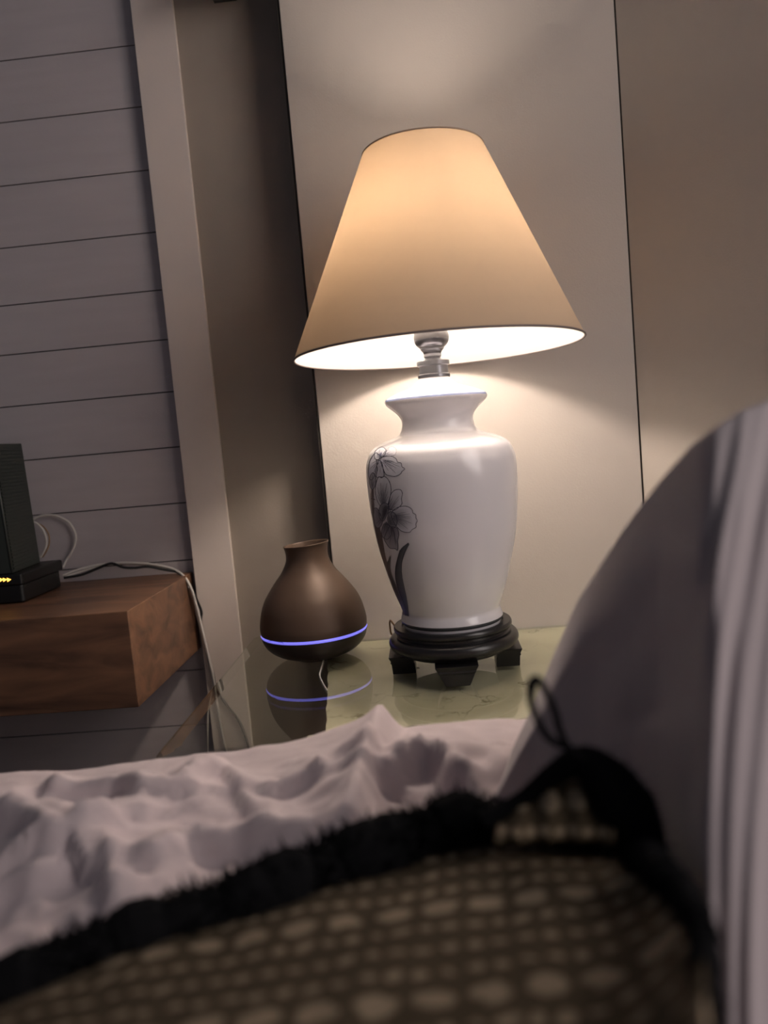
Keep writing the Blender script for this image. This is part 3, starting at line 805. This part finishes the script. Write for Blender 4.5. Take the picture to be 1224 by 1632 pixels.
# bracket reaching the wall
bm = bmesh.new(); box(bm, -0.02, 0.02, 0.04, YR - 1.405 - 0.0005, 0.012, 0.03); link('bracket', bm, M['fixture'], o)
tag(o, 'black round fixture high on the taupe wall, cut by the top edge', 'fixture')

# ------------------------------------------------------------------ bed
bed = thing('bed', 'bed with crumpled lilac cotton sheet in front of the glass table', 'bed', (0, 0.2, 0))
bm = bmesh.new(); box(bm, -1.05, 0.62, -0.9, 0.765, 0.20, 0.565)
local(bm, bed); link('mattress', bm, M['sheet'], bed, bevel=0.04)
bm = bmesh.new(); box(bm, -1.03, 0.60, -0.88, 0.74, 0.05, 0.20)
local(bm, bed); link('bed_base', bm, M['floor'], bed, bevel=0.01)
for x in (-0.95, 0.52):
    for y in (-0.8, 0.62):
        bm = bmesh.new(); box(bm, x, x + 0.06, y, y + 0.06, 0, 0.05)
        local(bm, bed); link('leg', bm, M['black_wood'], bed)
BZ = 0.592
def ridge(x, y, x0, y0, x1, y1, w, h):
    vx, vy = x1 - x0, y1 - y0; L = math.hypot(vx, vy); t = ((x - x0) * vx + (y - y0) * vy) / (L * L)
    tt = min(1, max(0, t)); dd = math.hypot(x - x0 - vx * tt, y - y0 - vy * tt)
    side = (x - x0) * vy - (y - y0) * vx
    if side > 0: return h * math.exp(-(dd / w) ** 2)          # steep face
    return h * math.exp(-dd / (w * 3.2))                      # long gentle back
rg = []
def addr(pts, w, h):
    q = [PZ(px, py, BZ + 0.02) for px, py in pts]
    rg.append([(a.x, a.y, b.x, b.y, w, h) for a, b in zip(q, q[1:])])
addr([(560, 1345), (590, 1235), (612, 1146)], 0.013, 0.040)
addr([(96, 1280), (192, 1273), (238, 1290), (284, 1285), (355, 1230)], 0.013, 0.026)
addr([(-40, 1300), (0, 1316), (50, 1331), (96, 1366), (172, 1341)], 0.020, 0.034)
addr([(172, 1341), (182, 1400), (186, 1450)], 0.012, 0.022)
addr([(430, 1273), (480, 1262), (537, 1248)], 0.009, 0.018)
addr([(250, 1385), (300, 1350), (400, 1338), (470, 1345), (547, 1341)], 0.015, 0.024)
addr([(355, 1230), (385, 1270), (415, 1325)], 0.009, 0.014)
addr([(620, 1250), (655, 1228), (692, 1216), (732, 1252)], 0.012, 0.024)
addr([(727, 1170), (760, 1182), (800, 1200)], 0.008, 0.012)
addr([(650, 1180), (700, 1190), (760, 1222)], 0.008, 0.010)
addr([(0, 1230), (60, 1245), (80, 1270)], 0.012, 0.014)
addr([(480, 1200), (510, 1207), (540, 1200)], 0.006, 0.007)
addr([(-60, 1420), (20, 1405), (90, 1395)], 0.012, 0.016)
addr([(380, 1215), (450, 1212), (520, 1195)], 0.007, 0.007)
def fold(x, y, s, seed):
    p = Vector((x * s, y * s * 1.3, seed))
    w = noise.noise_vector(p * 0.7) * 0.8
    n1 = noise.noise(p + w)
    return 1 - abs(n1) * 2.2
LIFT = [(-0.40, -0.004), (-0.26, 0.006), (-0.165, 0.012), (-0.07, 0.020), (0.012, 0.021), (0.095, 0.020)]
def sheet_z(x, y):
    z = BZ
    e = min(1, max(0, (y - 0.56) / 0.17)); e = e * e * (3 - 2 * e)
    e2 = min(1, max(0, (y - 0.665) / 0.055)); e2 = e2 * e2 * (3 - 2 * e2)
    z += (0.007 * fold(x, y, 9, 1.3) + 0.0055 * fold(x + y * 0.6, y, 19, 5.1)) * (1 - 0.8 * e2) + 0.0028 * fold(x, y, 34, 9.7) * (1 - 0.6 * e2)
    z += e * interp(x, LIFT)
    hs = sorted([max(ridge(x, y, *r) for r in segs) * ((1 - 0.85 * e2) * 1.25 if n_ else 1 - 0.35 * e2) for n_, segs in enumerate(rg)], reverse=True)
    z += hs[0] + 0.25 * hs[1]
    k = min(1, max(0, (x - 0.03) / 0.05)) * min(1, max(0, (0.66 - y) / 0.04)) if x > 0.03 else 0
    k = max(k, min(1, max(0, (0.36 - y) / 0.05)))
    return z * (1 - k) + (BZ - 0.004) * k
NX, NY = 330, 190
x0, x1, y0, y1 = -0.98, 0.60, 0.0, 0.92
bm = bmesh.new(); g = []
for j in range(NY + 1):
    row = []
    s = y0 + (y1 + 0.12 - y0) * j / NY
    for i in range(NX + 1):
        x = x0 + (x1 - x0) * i / NX
        edge = 0.762 + 0.006 * math.sin(x * 9) + 0.006 * noise.noise(Vector((x * 12, 0, 3)))
        rr = 0.035
        if s < edge: y = s; z = sheet_z(x, s)
        else:
            q = s - edge; z_e = sheet_z(x, edge)
            if q < rr * PI / 2: y = edge + rr * math.sin(q / rr); z = z_e - rr * (1 - math.cos(q / rr))
            else: y = edge + rr + 0.012 * math.sin(x * 40) * min(1, (q - rr * 1.57) * 6) ; z = z_e - rr - (q - rr * PI / 2)
        row.append(bm.verts.new((x, y, z)))
    g.append(row)
for j in range(NY):
    for i in range(NX): bm.faces.new((g[j][i], g[j][i + 1], g[j + 1][i + 1], g[j + 1][i]))
local(bm, bed); o = link('crumpled_sheet', bm, M['sheet'], bed, True)
o.modifiers.new('thick', 'SOLIDIFY').thickness = 0.003

# ------------------------------------------------------------------ raised blanket on the right
SIL = [(745, 1330), (780, 1280), (800, 1238), (825, 1180), (850, 1128), (880, 1050), (920, 960), (955, 905), (990, 850), (1026, 800), (1060, 757), (1100, 712), (1140, 680), (1180, 655), (1224, 638), (1300, 620), (1420, 625), (1560, 660)]
DEP = [(745, 0.60), (850, 0.60), (950, 0.565), (1050, 0.505), (1118, 0.44), (1140, 0.432), (1180, 0.438), (1250, 0.455), (1400, 0.50), (1560, 0.56)]
bm = bmesh.new(); g = []
NC, NRr = 170, 110
def floor_y(px, D):                       # image height where the surface meets the bed at depth D
    lo, hi = 600, 2600
    for _ in range(30):
        m_ = (lo + hi) / 2
        if PY(px, m_, D).z > BZ + 0.004: lo = m_
        else: hi = m_
    return lo
for i in range(NC + 1):
    px = 745 + (1560 - 745) * i / NC
    sy = interp(px, SIL); D = interp(px, DEP)
    Db = D - 0.05 * min(1, max(0, (px - 760) / 200)) - 0.05 * min(1, max(0, (px - 1010) / 140))
    fy = max(floor_y(px, Db), sy + 8)
    col = []
    for j in range(NRr + 1):
        t = j / NRr
        py = sy + (fy - sy) * t
        d = D - (D - Db) * t + 0.045 * (1 - min(1, t * 5)) ** 2
        # hanging folds on the face turned to the viewer
        k = min(1, max(0, (px - 1100) / 30)) 
        sw = px + 34 * math.sin(t * 2.1) - 60 * (1 - t) ** 3 + 16 * noise.noise(Vector((px * 0.012, t * 2.2, 7.7)))
        d += k * (0.0032 * math.sin(sw * 0.075 + 0.6) + 0.0018 * math.sin(sw * 0.17 + 1.2 + 2 * t)) * min(1, t * 4 + 0.3)
        k2 = 1 - k
        d += k2 * 0.006 * noise.noise(Vector((px * 0.012, py * 0.006, 2.0))) + k2 * 0.004 * fold(px * 0.003, py * 0.002, 3, 4.4)
        col.append(bm.verts.new(PY(px, py, d)))
    # back slope, going down behind the crest
    top = col[0].co.copy(); back = []
    for q in range(1, 15):
        t = q / 14
        back.append(bm.verts.new((top.x + 0.02 * t, top.y + 0.05 * math.sin(t * PI / 2) + 0.03 * t, top.z + (BZ + 0.004 - top.z) * (1 - math.cos(t * PI / 2)))))
    g.append(back[::-1] + col)
for i in range(NC):
    for j in range(len(g[0]) - 1): bm.faces.new((g[i][j], g[i + 1][j], g[i + 1][j + 1], g[i][j + 1]))
o = link('blanket', bm, M['blanket'], None, True)
mo = o.modifiers.new('thick', 'SOLIDIFY'); mo.thickness = 0.004; mo.offset = -1
tag(o, 'lilac grey blanket raised in a tall mound at the right', 'blanket')

# ------------------------------------------------------------------ dotted fabric with fuzzy black border
thr = thing('throw_cover', 'blurred brown cover with pale oval dots and fuzzy black border', 'bedding', (0, 0.3, 0.6))
CR = [(-140, 1690), (-60, 1640), (60, 1590), (200, 1522), (400, 1462), (600, 1392), (750, 1352), (850, 1338), (930, 1336), (1000, 1352), (1050, 1385), (1085, 1425), (1125, 1480)]
bm = bmesh.new(); uvl = bm.loops.layers.uv.new('UVMap'); g = []
NC2, NR2 = 130, 60
uvs = {}
for i in range(NC2 + 1):
    iq = min(i, NC2 - 4); px = -140 + 1262 * iq / (NC2 - 4)
    cyy = interp(px, CR); col = []
    for j in range(NR2 + 1):
        t = j / NR2
        py = cyy + (1880 - cyy) * t
        z = 0.655 + 0.022 * math.sin(min(1, t * 1.6) * PI * 0.5) + 0.055 * max(0, (px - 930) / 200) ** 2 - 0.004 + 0.003 * noise.noise(Vector((px * 0.01, py * 0.01, 0)))
        p_ = PZ(px, py, z); p_ = EYE + (p_ - EYE) * (1 + 0.05 * (i - iq)) if i > iq else p_; p_.x += 0.0012 * (i - iq); col.append(bm.verts.new(p_)); uvs[col[-1]] = (p_.x * 42 + p_.y * 5, p_.y * 50 - p_.x * 5 + 30)
    c0_ = col[0].co.copy(); sk = []
    for q in range(1, 6):
        t = q / 5
        v = bm.verts.new((c0_.x, c0_.y + 0.03 * math.sin(t * PI / 2), c0_.z - (c0_.z - 0.622) * (1 - math.cos(t * PI / 2)))); sk.append(v); uvs[v] = (v.co.x * 60, v.co.y * 60 + 30)
    g.append(sk[::-1] + col)
for i in range(NC2):
    for j in range(len(g[0]) - 1): bm.faces.new((g[i][j], g[i + 1][j], g[i + 1][j + 1], g[i][j + 1]))
for f in bm.faces:
    for l in f.loops: l[uvl].uv = uvs[l.vert]
local(bm, thr); o = link('dotted_fabric', bm, M['dots'], thr, True)
o.modifiers.new('thick', 'SOLIDIFY').thickness = 0.003
# small raised flap of the same fabric behind the border
bm = bmesh.new(); uvl = bm.loops.layers.uv.new('UVMap'); uvs = {}; g = []
for i in range(25):
    px = 790 + 190 * i / 24; col = []
    topy = interp(px, [(790, 1295), (860, 1245), (925, 1212), (980, 1270)])
    for j in range(13):
        t = j / 12; py = topy + (1335 - topy) * t
        v = bm.verts.new(PY(px, py, 0.455 - 0.045 * t + 0.003 * math.sin(i))); uvs[v] = (px * 0.022, py * 0.02); col.append(v)
    g.append(col)
for i in range(24):
    for j in range(12): bm.faces.new((g[i][j], g[i + 1][j], g[i + 1][j + 1], g[i][j + 1]))
for f in bm.faces:
    for l in f.loops: l[uvl].uv = uvs[l.vert]
local(bm, thr); o = link('folded_flap', bm, M['dots'], thr, True); o.modifiers.new('thick', 'SOLIDIFY').thickness = 0.004
# border: soft core plus strands
def border(path, name, seed, nst):
    pts = catmull([PZ(px, py, z) for px, py, z, r in path], 10)
    rad = [(k / (len(path) - 1), q[3] * 1.3) for k, q in enumerate(path)]
    bm = bmesh.new()
    for i in range(len(pts)): pts[i] = pts[i] + Vector((0, 0, 0.002 * math.sin(i * 1.3)))
    tube(bm, pts, lambda t: interp(t, rad) * (0.80 + 0.12 * math.sin(t * 71)), 14)
    rnd = random.Random(seed); m = len(pts)
    for _ in range(nst):
        t = rnd.random() * (m - 1); i = int(t); p = pts[i].lerp(pts[min(i + 1, m - 1)], t - i)
        r = interp(t / (m - 1), rad)
        d = Vector((rnd.gauss(0, 1), rnd.gauss(0, 1), rnd.gauss(0.2, 0.8))).normalized()
        L = r * (rnd.uniform(0.85, 1.08) + 0.4 * abs(noise.noise(Vector((t * 0.9, d.y * 1.5, d.z * 1.5)))) + (0.15 if rnd.random() < 0.04 else 0)); e = p + d * L + Vector((0, 0, -0.002))
        s = d.orthogonal().normalized() * 0.0011; s.rotate(Matrix.Rotation(rnd.random() * 6.3, 3, d))
        b0 = p + d * r * 0.6; mid = b0.lerp(e, 0.5) + Vector((rnd.uniform(-1, 1), rnd.uniform(-1, 1), rnd.uniform(-1, 1))) * 0.002
        va_ = [bm.verts.new(q) for q in (b0 - s, b0 + s, mid + s, mid - s, e)]
        bm.faces.new((va_[0], va_[1], va_[2], va_[3])); bm.faces.new((va_[3], va_[2], va_[4]))
    local(bm, thr); return link(name, bm, M['fleece'], thr)
border([(-160, 1690, .64, .015), (-40, 1610, .64, .015), (80, 1560, .642, .0165), (220, 1500, .645, .0165), (400, 1440, .648, .018), (520, 1395, .648, .0195), (640, 1355, .650, .021), (740, 1325, .652, .020), (830, 1320, .655, .012), (920, 1326, .657, .009), (990, 1340, .655, .011), (1050, 1385, .682, .007), (1088, 1425, .693, .005), (1120, 1485, .702, .0045), (1126, 1580, .702, .0045), (1128, 1720, .702, .0045)], 'fuzzy_border', 5, 13000)  # thin run down the right edge is added, black in place of shade
bm = bmesh.new()
def wing(path, seed, nst, name):
    pts = catmull([PY(px, py, y) for px, py, y, r in path], 10)
    rad = [(k / (len(path) - 1), q[3]) for k, q in enumerate(path)]
    bm = bmesh.new(); tube(bm, pts, lambda t: interp(t, rad), 12)
    rnd = random.Random(seed); m = len(pts)
    for _ in range(nst):
        t = rnd.random() * (m - 1); i = int(t); p = pts[i].lerp(pts[min(i + 1, m - 1)], t - i)
        r = interp(t / (m - 1), rad); d = Vector((rnd.gauss(0, 1), rnd.gauss(0, 1), rnd.gauss(0, 1))).normalized()
        e = p + d * r * rnd.uniform(1.1, 1.7); s = d.orthogonal().normalized() * 0.0005
        va_ = [bm.verts.new(q) for q in (p - s, p + s, e)]; bm.faces.new(va_)
    local(bm, thr); return link(name, bm, M['fleece'], thr)
wing([(770, 1310, .44, .006), (830, 1275, .445, .0045), (880, 1235, .445, .006), (925, 1212, .442, .008), (965, 1240, .436, .013), (1000, 1290, .428, .016), (1030, 1345, .42, .011), (1056, 1392, .41, .003)], 9, 2500, 'fuzzy_border')
lp = [(930, 1212), (905, 1191), (888, 1185), (871, 1172), (856, 1145), (846.5, 1117), (847, 1094), (854, 1083), (864, 1090), (877, 1115), (886, 1139), (893, 1166), (906, 1190), (925, 1208)]
bm = bmesh.new()
tube(bm, catmull([PY(x, y, 0.43 - 0.002 * (k < 7)) for k, (x, y) in enumerate(lp)], 8), lambda t: 0.0021 + 0.0010 * math.exp(-((t - 0.48) / 0.06) ** 2), 10)
local(bm, thr); o = link('elastic_loop', bm, M['fleece'], thr, True)
o['label'] = 'small black elastic loop standing up from the border'
